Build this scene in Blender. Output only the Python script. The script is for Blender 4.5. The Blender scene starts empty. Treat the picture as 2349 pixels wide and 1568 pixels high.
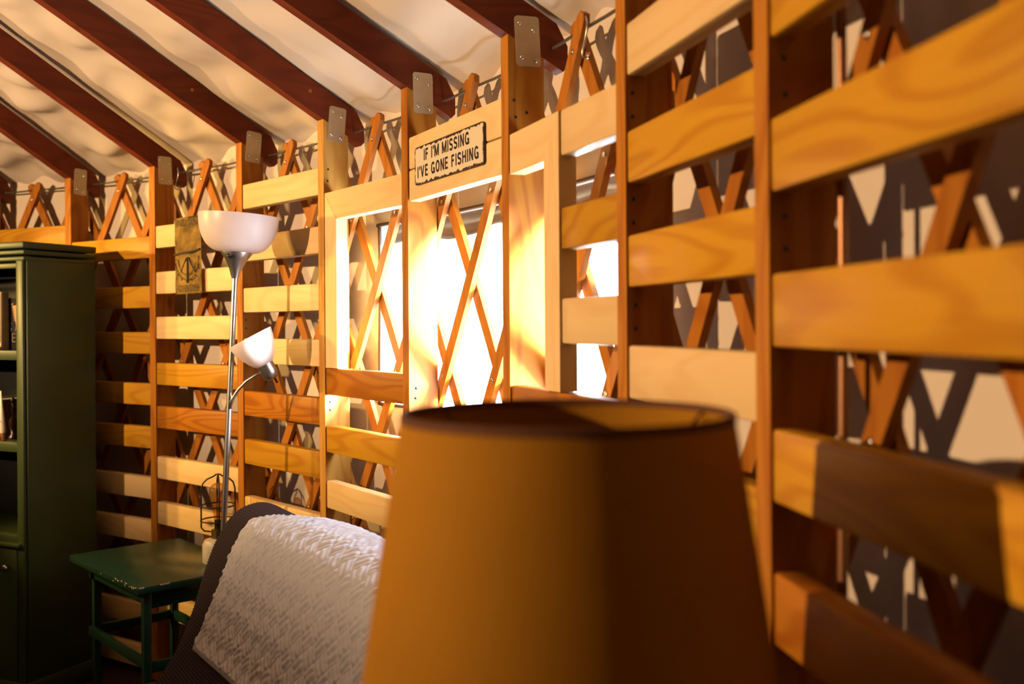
import bpy, bmesh, math, random
from math import sin, cos, pi, radians, sqrt
from mathutils import Vector, Matrix, noise

random.seed(7)
SC = bpy.context.scene
COL = SC.collection

# ------------------------------------------------------------------ helpers
def link(o):
    COL.objects.link(o)
    return o

def tag(o, label=None, cat=None, group=None, kind=None):
    if label: o['label'] = label
    if cat: o['category'] = cat
    if group: o['group'] = group
    if kind: o['kind'] = kind
    return o

def empty(name, loc, rz=0.0):
    o = bpy.data.objects.new(name, None)
    o.empty_display_size = 0.05
    o.location = loc
    o.rotation_euler = (0, 0, rz)
    return link(o)

def obj(name, bm, mat, parent=None, M=None, smooth=False, angle=None):
    me = bpy.data.meshes.new(name)
    bmesh.ops.recalc_face_normals(bm, faces=bm.faces)
    bm.to_mesh(me)
    bm.free()
    if smooth:
        for p in me.polygons: p.use_smooth = True
        if angle is not None:
            try: me.set_sharp_from_angle(angle=radians(angle))
            except Exception: pass
    o = bpy.data.objects.new(name, me)
    for m in (mat if isinstance(mat, (list, tuple)) else [mat]):
        me.materials.append(m)
    if parent is not None: o.parent = parent
    if M is not None: o.matrix_local = M
    return link(o)

def inst(name, me, parent, M):
    o = bpy.data.objects.new(name, me)
    o.parent = parent
    o.matrix_local = M
    return link(o)

def add_box(bm, c, s, bevel=0.0, seg=1, M=None):
    r = bmesh.ops.create_cube(bm, size=1.0)
    vs = r['verts']
    for v in vs:
        v.co = Vector((v.co.x*s[0]+c[0], v.co.y*s[1]+c[1], v.co.z*s[2]+c[2]))
    if bevel > 0:
        es = list({e for v in vs for e in v.link_edges})
        rb = bmesh.ops.bevel(bm, geom=es, offset=bevel, segments=seg, profile=0.5, affect='EDGES')
        vs = list({v for f in rb['faces'] for v in f.verts} | {v for v in vs if v.is_valid})
    if M is not None:
        bmesh.ops.transform(bm, matrix=M, verts=vs)
    return vs

def box_bm(c, s, bevel=0.0, seg=1):
    bm = bmesh.new(); add_box(bm, c, s, bevel, seg); return bm

def add_tube(bm, pts, rad, seg=10, caps=True):
    pts = [Vector(p) for p in pts]
    n = len(pts)
    rads = rad if isinstance(rad, (list, tuple)) else [rad]*n
    rings = []
    up = None
    for i, p in enumerate(pts):
        t = (pts[min(i+1, n-1)] - pts[max(i-1, 0)]).normalized()
        if up is None:
            a = Vector((0, 0, 1)) if abs(t.z) < 0.9 else Vector((1, 0, 0))
            up = (a - t*a.dot(t)).normalized()
        else:
            up = (up - t*up.dot(t)).normalized()
        b = t.cross(up)
        rings.append([bm.verts.new(p + (up*cos(2*pi*k/seg) + b*sin(2*pi*k/seg))*rads[i]) for k in range(seg)])
    for i in range(n-1):
        for k in range(seg):
            bm.faces.new((rings[i][k], rings[i][(k+1) % seg], rings[i+1][(k+1) % seg], rings[i+1][k]))
    if caps:
        bm.faces.new(rings[0]); bm.faces.new(list(reversed(rings[-1])))

def add_lathe(bm, prof, seg=32, M=None, cap0=True, cap1=True):
    rings = []
    for (r, z) in prof:
        rings.append([bm.verts.new((r*cos(2*pi*k/seg), r*sin(2*pi*k/seg), z)) for k in range(seg)])
    for i in range(len(prof)-1):
        for k in range(seg):
            bm.faces.new((rings[i][k], rings[i][(k+1) % seg], rings[i+1][(k+1) % seg], rings[i+1][k]))
    if cap0: bm.faces.new(list(reversed(rings[0])))
    if cap1: bm.faces.new(rings[-1])
    if M is not None:
        bmesh.ops.transform(bm, matrix=M, verts=[v for r in rings for v in r])

def add_prism(bm, poly, y0, y1):
    """closed outline (x,z) extruded along y"""
    a = [bm.verts.new((x, y0, z)) for x, z in poly]
    b = [bm.verts.new((x, y1, z)) for x, z in poly]
    n = len(poly)
    bm.faces.new(a); bm.faces.new(list(reversed(b)))
    for i in range(n):
        bm.faces.new((a[i], a[(i+1) % n], b[(i+1) % n], b[i]))

def bevel_all(bm, w, seg=2, ang=30):
    es = [e for e in bm.edges if len(e.link_faces) == 2 and e.calc_face_angle(0) > radians(ang)]
    bmesh.ops.bevel(bm, geom=es, offset=w, segments=seg, profile=0.5, affect='EDGES')

# ------------------------------------------------------------------ materials
def nodes(name):
    m = bpy.data.materials.new(name)
    m.use_nodes = True
    nt = m.node_tree
    return m, nt, nt.nodes['Principled BSDF']

def N(nt, t, **kw):
    n = nt.nodes.new(t)
    for k, v in kw.items():
        if k in n.inputs.keys() if isinstance(k, str) else False: n.inputs[k].default_value = v
        else: setattr(n, k, v)
    return n

DIM = 0.56
def rgb(c): return (c[0]*DIM, c[1]*DIM, c[2]*DIM, 1)

def plain(name, c, rough=0.6, metal=0.0, spec=0.5, bump=0.0, bscale=200.0, var=0.0, vscale=6.0):
    m, nt, b = nodes(name)
    b.inputs['Base Color'].default_value = rgb(c)
    b.inputs['Roughness'].default_value = rough
    b.inputs['Metallic'].default_value = metal
    b.inputs['Specular IOR Level'].default_value = spec
    tc = N(nt, 'ShaderNodeTexCoord')
    if var > 0:
        nz = N(nt, 'ShaderNodeTexNoise'); nz.inputs['Scale'].default_value = vscale; nz.inputs['Detail'].default_value = 5
        nt.links.new(tc.outputs['Object'], nz.inputs['Vector'])
        mx = N(nt, 'ShaderNodeMix', data_type='RGBA')
        mx.inputs[6].default_value = rgb([x*(1-var) for x in c]); mx.inputs[7].default_value = rgb([min(1, x*(1+var)) for x in c])
        nt.links.new(nz.outputs['Fac'], mx.inputs[0]); nt.links.new(mx.outputs[2], b.inputs['Base Color'])
    if bump > 0:
        nz = N(nt, 'ShaderNodeTexNoise'); nz.inputs['Scale'].default_value = bscale; nz.inputs['Detail'].default_value = 3
        nt.links.new(tc.outputs['Object'], nz.inputs['Vector'])
        bp = N(nt, 'ShaderNodeBump'); bp.inputs['Strength'].default_value = bump; bp.inputs['Distance'].default_value = 0.003
        nt.links.new(nz.outputs['Fac'], bp.inputs['Height']); nt.links.new(bp.outputs['Normal'], b.inputs['Normal'])
    return m

def wood(name, light, dark, axis='X', rough=0.45, knots=0.5, rings=7.0, knotcol=(0.10, 0.035, 0.012), gscale=1.0, bands=0.75):
    """procedural board: growth lines along `axis`, fine fibre streaks and knots"""
    m, nt, b = nodes(name)
    L = nt.links.new
    tc = N(nt, 'ShaderNodeTexCoord'); oi = N(nt, 'ShaderNodeObjectInfo')
    rnd = N(nt, 'ShaderNodeMath', operation='MULTIPLY'); rnd.inputs[1].default_value = 37.0
    L(oi.outputs['Random'], rnd.inputs[0])
    add = N(nt, 'ShaderNodeVectorMath', operation='ADD')
    L(tc.outputs['Object'], add.inputs[0]); L(rnd.outputs[0], add.inputs[1])
    def scaled(al, ac):
        mp = N(nt, 'ShaderNodeVectorMath', operation='MULTIPLY')
        s = [ac, ac, ac]; s['XYZ'.index(axis)] = al
        mp.inputs[1].default_value = s
        L(add.outputs[0], mp.inputs[0]); return mp.outputs[0]
    n1 = N(nt, 'ShaderNodeTexNoise'); n1.inputs['Scale'].default_value = 1.0*gscale; n1.inputs['Detail'].default_value = 1.5
    n1.inputs['Distortion'].default_value = 0.35
    L(scaled(1.3, 7.5), n1.inputs['Vector'])
    mul = N(nt, 'ShaderNodeMath', operation='MULTIPLY'); mul.inputs[1].default_value = rings*6.28*1.6
    L(n1.outputs['Fac'], mul.inputs[0])
    sn = N(nt, 'ShaderNodeMath', operation='SINE'); L(mul.outputs[0], sn.inputs[0])
    mr = N(nt, 'ShaderNodeMapRange'); mr.inputs[1].default_value = -0.2; mr.inputs[2].default_value = 1.0
    L(sn.outputs[0], mr.inputs[0])
    n2 = N(nt, 'ShaderNodeTexNoise'); n2.inputs['Scale'].default_value = 1.0; n2.inputs['Detail'].default_value = 6
    L(scaled(5.0, 130.0), n2.inputs['Vector'])
    mixf = N(nt, 'ShaderNodeMath', operation='MULTIPLY'); mixf.inputs[1].default_value = bands
    L(mr.outputs[0], mixf.inputs[0])
    f2 = N(nt, 'ShaderNodeMath', operation='MULTIPLY_ADD'); f2.inputs[1].default_value = 0.55
    L(n2.outputs['Fac'], f2.inputs[0]); L(mixf.outputs[0], f2.inputs[2])
    f3 = N(nt, 'ShaderNodeMath', operation='MULTIPLY', use_clamp=True); f3.inputs[1].default_value = 0.8
    L(f2.outputs[0], f3.inputs[0])
    mx = N(nt, 'ShaderNodeMix', data_type='RGBA'); mx.inputs[6].default_value = rgb(light); mx.inputs[7].default_value = rgb(dark)
    L(f3.outputs[0], mx.inputs[0])
    col = mx.outputs[2]
    if knots > 0:
        vo = N(nt, 'ShaderNodeTexVoronoi'); vo.inputs['Scale'].default_value = 1.0
        L(scaled(3.2, 7.5), vo.inputs['Vector'])
        kr = N(nt, 'ShaderNodeMapRange'); kr.inputs[1].default_value = 0.13; kr.inputs[2].default_value = 0.045
        L(vo.outputs['Distance'], kr.inputs[0])
        sep = N(nt, 'ShaderNodeSeparateColor'); L(vo.outputs['Color'], sep.inputs[0])
        lt = N(nt, 'ShaderNodeMath', operation='LESS_THAN'); lt.inputs[1].default_value = knots
        L(sep.outputs[0], lt.inputs[0])
        km = N(nt, 'ShaderNodeMath', operation='MULTIPLY'); L(kr.outputs[0], km.inputs[0]); L(lt.outputs[0], km.inputs[1])
        mk = N(nt, 'ShaderNodeMix', data_type='RGBA'); mk.inputs[7].default_value = rgb(knotcol)
        L(km.outputs[0], mk.inputs[0]); L(col, mk.inputs[6]); col = mk.outputs[2]
    # board to board tone differences
    hv = N(nt, 'ShaderNodeHueSaturation'); vr = N(nt, 'ShaderNodeMapRange')
    vr.inputs[3].default_value = 0.86; vr.inputs[4].default_value = 1.10
    L(oi.outputs['Random'], vr.inputs[0]); L(vr.outputs[0], hv.inputs['Value']); L(col, hv.inputs['Color'])
    L(hv.outputs[0], b.inputs['Base Color'])
    b.inputs['Roughness'].default_value = rough
    b.inputs['Specular IOR Level'].default_value = 0.18
    bp = N(nt, 'ShaderNodeBump'); bp.inputs['Strength'].default_value = 0.15; bp.inputs['Distance'].default_value = 0.001
    L(f2.outputs[0], bp.inputs['Height']); L(bp.outputs['Normal'], b.inputs['Normal'])
    return m

PALE = ((1.12, 0.81, 0.40), (0.96, 0.61, 0.25))
HONEY = ((0.76, 0.39, 0.020), (0.58, 0.24, 0.010))
ORANGE = ((0.62, 0.235, 0.014), (0.40, 0.115, 0.008))
M = {}
for nm, (l, d) in (('pale', PALE), ('honey', HONEY), ('orange', ORANGE)):
    M[nm] = wood('board_'+nm, l, d, 'X', knots=0.42 if nm == 'pale' else 0.25, rings=5 if nm == 'pale' else 7, bands=0.45 if nm == 'pale' else 0.8)
M['paleZ'] = wood('board_pale_upright', PALE[0], PALE[1], 'Z', knots=0.35, rings=5, bands=0.4)
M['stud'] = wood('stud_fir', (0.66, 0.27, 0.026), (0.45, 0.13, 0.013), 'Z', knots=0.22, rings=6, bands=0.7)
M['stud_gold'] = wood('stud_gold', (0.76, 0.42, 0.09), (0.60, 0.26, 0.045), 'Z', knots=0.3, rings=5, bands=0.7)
M['rafter'] = wood('rafter_dark', (0.25, 0.042, 0.009), (0.14, 0.020, 0.005), 'X', knots=0.2, rings=6, bands=0.6, rough=0.5)
M['lath'] = wood('lath_fir', (0.58, 0.215, 0.022), (0.40, 0.115, 0.012), 'Z', knots=0.05, rings=5, bands=0.6)
M['canvas'] = plain('canvas', (0.86, 0.73, 0.58), rough=0.9, spec=0.1, bump=0.25, bscale=900, var=0.05, vscale=3)
M['canvas_far_dark'] = plain('canvas_far_dark', (0.07, 0.055, 0.045), rough=0.9, spec=0.1)  # unseen canvas, colour darkened to cut the light it bounces back
M['floor'] = wood('floor_boards', (0.06, 0.028, 0.014), (0.03, 0.014, 0.008), 'X', knots=0.1)
M['steel'] = plain('galvanised_steel', (0.80, 0.68, 0.48), rough=0.42, metal=0.75, bump=0.05, bscale=60, var=0.12, vscale=40)
M['bolt'] = plain('bolt_steel', (0.85, 0.82, 0.75), rough=0.25, metal=1.0)
M['screw'] = plain('screw_black', (0.02, 0.015, 0.012), rough=0.4, metal=0.5)
M['cable'] = plain('steel_cable', (0.20, 0.17, 0.13), rough=0.4, metal=0.8, bump=0.6, bscale=400)
M['silver'] = plain('lamp_silver', (0.50, 0.48, 0.48), rough=0.3, metal=0.9)
M['bookcase'] = plain('bookcase_green_paint', (0.046, 0.072, 0.023), rough=0.42, spec=0.25, bump=0.05, bscale=120, var=0.2)
M['inside_black'] = plain('bookcase_inside_black', (0.006, 0.007, 0.005), rough=0.6, spec=0.3)  # near black colour of the back panel and inner side
M['dark_green'] = plain('table_green_paint', (0.017, 0.062, 0.042), rough=0.26, spec=0.6, bump=0.05, bscale=70, var=0.25)
M['sofa'] = plain('sofa_corduroy', (0.042, 0.026, 0.042), rough=0.85, spec=0.2, bump=0.4, bscale=900, var=0.15, vscale=20)
M['throw'] = plain('throw_white', (0.82, 0.85, 1.06), rough=0.9, spec=0.15, bump=0.35, bscale=700, var=0.03)
M['shade_tan'] = plain('shade_linen', (0.55, 0.245, 0.012), rough=0.85, spec=0.12, bump=0.3, bscale=500, var=0.12, vscale=14)
def cloth_shade(m, f, c):
    nt = m.node_tree; b = nt.nodes['Principled BSDF']
    tr = N(nt, 'ShaderNodeBsdfTranslucent'); tr.inputs[0].default_value = rgb(c)
    mx = N(nt, 'ShaderNodeMixShader'); mx.inputs[0].default_value = f
    nt.links.new(b.outputs[0], mx.inputs[1]); nt.links.new(tr.outputs[0], mx.inputs[2])
    nt.links.new(mx.outputs[0], nt.nodes['Material Output'].inputs[0])
cloth_shade(M['shade_tan'], 0.22, (0.55, 0.28, 0.05))
M['shade_trim'] = plain('shade_trim', (0.13, 0.045, 0.018), rough=0.8, spec=0.2)
M['brass'] = plain('brass', (0.55, 0.36, 0.10), rough=0.35, metal=1.0)
M['ceramic'] = plain('white_ceramic', (0.80, 0.74, 0.70), rough=0.35)
M['wire'] = plain('cage_wire', (0.045, 0.030, 0.022), rough=0.45, metal=0.6)
M['ink'] = plain('sign_ink', (0.012, 0.006, 0.006), rough=0.6)
M['map_ink'] = plain('map_ink', (0.045, 0.022, 0.006), rough=0.8)
M['copper'] = plain('copper_pipe', (0.50, 0.24, 0.11), rough=0.4, metal=0.7)
M['zip'] = plain('zip_tape', (0.10, 0.065, 0.035), rough=0.7)
M['flap'] = plain('flap_khaki', (0.10, 0.07, 0.04), rough=0.85, var=0.2, vscale=20)
M['knob'] = plain('knob_pewter', (0.55, 0.48, 0.40), rough=0.3, metal=1.0)

def frosted(name, c, rough):
    m, nt, b = nodes(name)
    b.inputs['Base Color'].default_value = rgb(c); b.inputs['Roughness'].default_value = rough
    b.inputs['Subsurface Weight'].default_value = 0.0
    tr = N(nt, 'ShaderNodeBsdfTranslucent'); tr.inputs[0].default_value = rgb(c)
    mx = N(nt, 'ShaderNodeMixShader'); mx.inputs[0].default_value = 0.55
    nt.links.new(b.outputs[0], mx.inputs[1]); nt.links.new(tr.outputs[0], mx.inputs[2])
    nt.links.new(mx.outputs[0], nt.nodes['Material Output'].inputs[0])
    return m
M['frost'] = frosted('frosted_plastic', (1.36, 1.24, 1.24), 0.35)

def vinyl(name):
    m, nt, b = nodes(name)
    tr = N(nt, 'ShaderNodeBsdfTransparent'); tr.inputs[0].default_value = (0.96, 0.97, 0.98, 1)
    gl = N(nt, 'ShaderNodeBsdfGlossy'); gl.inputs['Roughness'].default_value = 0.08
    mx = N(nt, 'ShaderNodeMixShader'); mx.inputs[0].default_value = 0.03
    nt.links.new(tr.outputs[0], mx.inputs[1]); nt.links.new(gl.outputs[0], mx.inputs[2])
    nt.links.new(mx.outputs[0], nt.nodes['Material Output'].inputs[0])
    return m
M['vinyl'] = vinyl('clear_vinyl')

def bulb_glass(name):
    m, nt, b = nodes(name)
    tr = N(nt, 'ShaderNodeBsdfTransparent'); tr.inputs[0].default_value = (0.90, 0.68, 0.36, 1)
    gl = N(nt, 'ShaderNodeBsdfGlossy'); gl.inputs['Roughness'].default_value = 0.05
    lw = N(nt, 'ShaderNodeLayerWeight'); lw.inputs[0].default_value = 0.25
    fr = N(nt, 'ShaderNodeMath', operation='MULTIPLY_ADD'); fr.inputs[1].default_value = 0.45; fr.inputs[2].default_value = 0.05
    nt.links.new(lw.outputs['Facing'], fr.inputs[0])
    mx = N(nt, 'ShaderNodeMixShader')
    nt.links.new(fr.outputs[0], mx.inputs[0]); nt.links.new(tr.outputs[0], mx.inputs[1]); nt.links.new(gl.outputs[0], mx.inputs[2])
    nt.links.new(mx.outputs[0], nt.nodes['Material Output'].inputs[0])
    return m
M['amber'] = bulb_glass('amber_glass')

def worn_plate(name, w, h, cream, edge, thr, amp):
    """cream face whose edges are rubbed through to dark metal (object space x,z)"""
    m, nt, b = nodes(name); L = nt.links.new
    tc = N(nt, 'ShaderNodeTexCoord'); sx = N(nt, 'ShaderNodeSeparateXYZ'); L(tc.outputs['Object'], sx.inputs[0])
    def edge_d(sock, half):
        a = N(nt, 'ShaderNodeMath', operation='ABSOLUTE'); L(sock, a.inputs[0])
        s = N(nt, 'ShaderNodeMath', operation='SUBTRACT'); s.inputs[0].default_value = half; L(a.outputs[0], s.inputs[1]); return s.outputs[0]
    mn = N(nt, 'ShaderNodeMath', operation='MINIMUM')
    L(edge_d(sx.outputs['X'], w/2), mn.inputs[0]); L(edge_d(sx.outputs['Z'], h/2), mn.inputs[1])
    nz = N(nt, 'ShaderNodeTexNoise'); nz.inputs['Scale'].default_value = 55; nz.inputs['Detail'].default_value = 8; nz.inputs['Roughness'].default_value = 0.65
    L(tc.outputs['Object'], nz.inputs['Vector'])
    ad = N(nt, 'ShaderNodeMath', operation='MULTIPLY_ADD'); ad.inputs[1].default_value = -amp
    L(nz.outputs['Fac'], ad.inputs[0]); L(mn.outputs[0], ad.inputs[2])
    mr = N(nt, 'ShaderNodeMapRange'); mr.inputs[1].default_value = thr-amp*0.5; mr.inputs[2].default_value = thr-amp*0.5+0.0012
    L(ad.outputs[0], mr.inputs[0])
    mx = N(nt, 'ShaderNodeMix', data_type='RGBA'); mx.inputs[6].default_value = rgb(edge); mx.inputs[7].default_value = rgb(cream)
    L(mr.outputs[0], mx.inputs[0]); L(mx.outputs[2], b.inputs['Base Color']); b.inputs['Roughness'].default_value = 0.5
    return m

# ------------------------------------------------------------------ the yurt frame
CAMH = 1.41
OX, OY, R = -4.16, 0.30, 4.57
PITCH = 0.51
ZTOP = 2.055
ANG = {-2: 15.2, -1: 22.3, 0: 29.35, 1: 36.42, 2: 43.88, 3: 50.80, 4: 57.58, 5: 64.92, 6: 71.85, 7: 77.88, 8: 84.5}
def P(deg, r, z=0.0):
    t = radians(deg)
    return Vector((OX + r*sin(t), OY + r*cos(t), z))
def radial(deg):
    t = radians(deg); return Vector((sin(t), cos(t), 0))
def tangent(deg):
    t = radians(deg); return Vector((cos(t), -sin(t), 0))
SW, SD = 0.038, 0.0889          # timber section
def frame(org, x, y):            # matrix with local x, y (z up)
    z = Vector((0, 0, 1))
    m = Matrix((x, y, z)).transposed().to_4x4(); m.translation = org
    return m
def stud_M(k):
    return frame(P(ANG[k], R), tangent(ANG[k]), radial(ANG[k]))   # x across the edge, y outward

STUD = {-1: 'at the far left edge behind the bookcase', 0: 'rising behind the bookcase top', 1: 'just right of the bookcase',
        2: 'behind the floor lamp pole', 3: 'at the left end of the window framing', 4: 'left of the fishing sign', 5: 'right of the fishing sign',
        6: 'right of the window', 7: 'rising just right of the big lampshade', 8: 'at the far right edge'}
BAY = {-1: 'behind the bookcase', 0: 'right beside the bookcase', 1: 'holding the map banner', 2: 'behind the small lamp shade',
       3: 'at the left end of the window', 4: 'under the fishing sign', 5: 'at the right end of the window', 6: 'directly right of the window',
       7: 'at the far right, nearest the viewer'}
ORD = ['topmost', 'second from top', 'third from top', 'fourth from top', 'fifth from top', 'sixth from top', 'seventh from top', 'eighth from top', 'ninth from top']

# studs --------------------------------------------------------------
def screw_bm(r=0.0035, h=0.0018):
    bm = bmesh.new(); add_lathe(bm, [(r, 0), (r, h*0.6), (r*0.7, h)], 10); return bm
screw_me = None
RX = Matrix.Rotation(radians(90), 4, 'Y')
TOPS = {-1: 2.055, 0: 2.047, 1: 2.045, 2: 2.066, 3: 2.063, 4: 2.058, 5: 2.051, 6: 2.055, 7: 2.055, 8: 2.055}
SCREWS = {3: [(0.016, 1.905), (0.014, 1.868), (0.018, 1.165), (0.018, 1.14)], 4: [(0.022, 1.235), (0.020, 1.208)],
          5: [(0.014, 1.905), (0.018, 1.868), (0.045, 1.88)], 6: [(0.013, 1.80), (0.013, 1.76), (0.013, 1.62), (0.013, 1.58), (0.016, 1.44), (0.016, 1.40)],
          7: [(0.02, 1.735), (0.022, 1.69), (0.02, 1.54), (0.022, 1.50), (0.02, 1.22)], 2: [(0.014, 1.43), (0.014, 1.40)]}
for k in range(-1, 9):
    bm = bmesh.new()
    zt = TOPS[k]
    poly = [(0, 0.002), (SD, 0.002), (SD, zt-SD*PITCH), (0, zt)]       # (depth, z)
    vs0 = [bm.verts.new((0, y, z)) for y, z in poly]; vs1 = [bm.verts.new((SW, y, z)) for y, z in poly]
    bm.faces.new(vs0); bm.faces.new(list(reversed(vs1)))
    for i in range(4): bm.faces.new((vs0[i], vs0[(i+1) % 4], vs1[(i+1) % 4], vs1[i]))
    bevel_all(bm, 0.003, 2)
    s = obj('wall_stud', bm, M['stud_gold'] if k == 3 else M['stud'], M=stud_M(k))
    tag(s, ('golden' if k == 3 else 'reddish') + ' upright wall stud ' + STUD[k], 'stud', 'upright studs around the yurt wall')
    for (d, z) in SCREWS.get(k, []):
        Mx = Matrix.Translation((SW, d, z)) @ RX
        if screw_me is None:
            o = obj('screw', screw_bm(), M['screw'], s, Mx, smooth=True); screw_me = o.data
        else: inst('screw', screw_me, s, Mx)

# rafters ------------------------------------------------------------
VTH = SD*sqrt(1+PITCH**2)        # vertical thickness of a sloping rafter
RIN, ROUT = 0.62, R+0.150
RAFT = {-2: 'crossing the top left corner', -1: 'ending at far left above the bookcase', 0: 'ending above the bookcase corner', 1: 'ending right of the bookcase', 2: 'ending above the floor lamp bowl',
        3: 'ending above the left end of the window', 4: 'ending just left of the fishing sign', 5: 'ending just right of the fishing sign',
        6: 'on the stud right of the window', 7: 'on the stud right of the big lampshade'}
for k in range(-2, 8):
    bm = bmesh.new()
    zt = TOPS.get(k, ZTOP)
    zb = lambda r: zt + PITCH*(R-r)
    # local x = outward along the radius, z up
    tail = 0.035
    poly = [(RIN, zb(RIN)), (ROUT-0.012, zb(ROUT-0.012)), (ROUT, zb(ROUT-0.012)+0.012), (ROUT, zb(ROUT)+VTH-tail), (ROUT-tail*0.8, zb(ROUT-tail*0.8)+VTH), (RIN, zb(RIN)+VTH)]
    add_prism(bm, [(x, z) for x, z in poly], -SW/2, SW/2)
    bevel_all(bm, 0.004, 2)
    a = ANG[k]
    org = Vector((OX, OY, 0)) + tangent(a)*(SW/2)
    rm = frame(org, radial(a), tangent(a)*-1)
    r = obj('rafter', bm, M['rafter'], M=rm)
    tag(r, 'dark red sloping rafter ' + RAFT[k], 'rafter', 'roof rafters')
    if k in (3, 4, 5, 2):
        b2 = bmesh.new(); add_lathe(b2, [(0.006, 0), (0.006, 0.0012)], 14)
        zz = {2: 0.19, 3: -0.03, 4: -0.11, 5: 0.5}[k]
        rr = R - zz if k != 4 else R+0.075
        if k == 3: rr = R-0.045
        obj('knot', b2, M['lath'], r, Matrix.Translation((rr, -SW/2, zb(rr)+0.06)) @ Matrix.Rotation(radians(90), 4, 'X'))

# bracket plates -------------------------------------------------------
def rounded_rect(w, h, r, n=5):
    pts = []
    for cx, cz, a0 in ((w/2-r, h/2-r, 0), (-w/2+r, h/2-r, 90), (-w/2+r, -h/2+r, 180), (w/2-r, -h/2+r, 270)):
        for i in range(n+1):
            t = radians(a0+90*i/n); pts.append((cx+r*cos(t), cz+r*sin(t)))
    return pts
bolt_me = None
for k in range(-1, 6):
    tilt = {0: 3, 1: -2, 2: 5, 3: 5, 4: -1, 5: -3}.get(k, 0)
    bm = bmesh.new()
    add_prism(bm, rounded_rect(0.060, 0.112, 0.008), -0.0025, 0.0)
    sm = stud_M(k)
    # plate lies on the stud's right face: plate x -> outward depth, plate normal -> +tangent
    pm = sm @ Matrix.Translation((SW+0.0002, 0.048, TOPS[k]-0.012)) @ Matrix.Rotation(radians(90), 4, 'Z') @ Matrix.Rotation(radians(tilt), 4, 'Y')
    pl = obj('bracket_plate', bm, M['steel'], M=pm)
    tag(pl, 'galvanised bracket plate joining rafter and stud ' + STUD[k], 'bracket', 'bracket plates at the rafter ends')
    for (x, z) in ((-0.018, 0.040), (0.016, 0.026), (-0.016, -0.036), (0.018, -0.042)):
        mx = Matrix.Translation((x, -0.0025, z)) @ Matrix.Rotation(radians(90), 4, 'X')
        if bolt_me is None:
            b2 = bmesh.new(); add_lathe(b2, [(0.0055, 0), (0.0055, 0.0018), (0.0035, 0.0035), (0.0010, 0.0040)], 12)
            o = obj('bolt_head', b2, M['bolt'], pl, mx, smooth=True); bolt_me = o.data
        else: inst('bolt_head', bolt_me, pl, mx)

# horizontal boards ------------------------------------------------------
def bay_frame(k, start=SW):
    A = P(ANG[k], R) + tangent(ANG[k])*start
    B = P(ANG[k+1], R)
    x = (B-A); L = x.length; x.normalize()
    y = Vector((-x.y, x.x, 0))
    if y.dot(radial(ANG[k])) < 0: y = -y
    return A, x, y, L
def board(name, k, x0, x1, ztop, h=0.088, th=0.036, mat='pale', inset=0.002, label='', cat='board', group=None, warp=0.0, bev=0.005):
    A, x, y, L = bay_frame(k)
    if x1 is None: x1 = L-0.002
    bm = box_bm((0, th/2, 0), (x1-x0, th, h), bev, 2)
    o = obj(name, bm, M[mat], M=frame(A + x*((x0+x1)/2) + y*inset + Vector((0, 0, ztop-h/2)), x, y), smooth=True, angle=40)
    return tag(o, label, cat, group)

ROWS = {
 -1: [(1.847, 'honey')],
 0: [(1.771, 'honey'), (1.571, 'honey'), (1.387, 'honey'), (1.181, 'honey'), (1.008, 'honey'), (0.806, 'pale'), (0.632, 'pale'), (0.464, 'pale'), (0.290, 'pale'), (0.12, 'pale')],
 1: [(1.807, 'pale'), (1.625, 'pale'), (1.447, 'pale'), (1.265, 'honey'), (1.094, 'orange'), (0.894, 'pale'), (0.714, 'pale'), (0.53, 'pale'), (0.346, 'pale')],
 2: [(1.914, 'pale'), (1.727, 'pale'), (1.544, 'pale'), (1.364, 'pale'), (1.176, 'orange'), (1.004, 'honey'), (0.800, 'pale'), (0.61, 'pale')],
 6: [(1.916, 'pale'), (1.734, 'honey'), (1.558, 'honey'), (1.372, 'pale'), (1.200, 'honey'), (1.02, 'honey')],
 7: [(1.848, 'honey'), (1.659, 'honey'), (1.469, 'honey'), (1.279, 'honey'), (1.104, 'orange'), (0.92, 'orange')],
}
TONE = {'pale': 'pale pine', 'honey': 'honey coloured', 'orange': 'orange brown'}
for k, rows in ROWS.items():
    for i, (z, t) in enumerate(rows):
        if k == -1:
            lab = 'honey coloured slat across the wall showing just above the bookcase top'
        else:
            w = ORD[i] if i < len(ORD) else 'lowest'
            lab = TONE[t] + ' slat, ' + w + ' in the bay ' + BAY[k]
        kw = {}
        if k == 7: kw = dict(h=0.090)
        if k == 6 and i == 3: kw = dict(h=0.090)
        board('wall_slat', k, 0.001, None, z, mat=t, label=lab, cat='slat', group='horizontal wall slats', **kw)

# window framing boards
def poly_board(k, poly, th, mat, label, name, inset=0.002):
    A, x, y, L = bay_frame(k)
    cx = sum(p[0] for p in poly)/len(poly); cz = sum(p[1] for p in poly)/len(poly)
    bm = bmesh.new(); add_prism(bm, [(px-cx, pz-cz) for px, pz in poly], 0, th); bevel_all(bm, 0.004, 2)
    o = obj(name, bm, M[mat], M=frame(A + x*cx + y*inset + Vector((0, 0, cz)), x, y), smooth=True, angle=40)
    return tag(o, label, 'board')
L3 = bay_frame(3)[3]
HB = 0.087
poly_board(3, [(0.002, 1.827), (L3-0.002, 1.827), (L3-0.002, 1.740), (0.086, 1.740)], 0.036, 'pale', 'pale header board over the left window bay, mitred at its left end', 'window_header')
poly_board(3, [(0.002, 1.825), (0.085, 1.739), (0.085, 1.275), (0.002, 1.275)], 0.036, 'paleZ', 'pale upright jamb board framing the left side of the window', 'window_jamb')
board('window_sill', 3, 0.001, None, 1.274, h=0.085, mat='orange', label='orange brown sill board with wavy grain under the left window bay', cat='board')
board('wall_slat', 3, 0.001, None, 1.092, h=0.085, mat='honey', label='honey coloured slat with a knot, first below the left window sill', cat='slat', group='horizontal wall slats')
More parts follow.
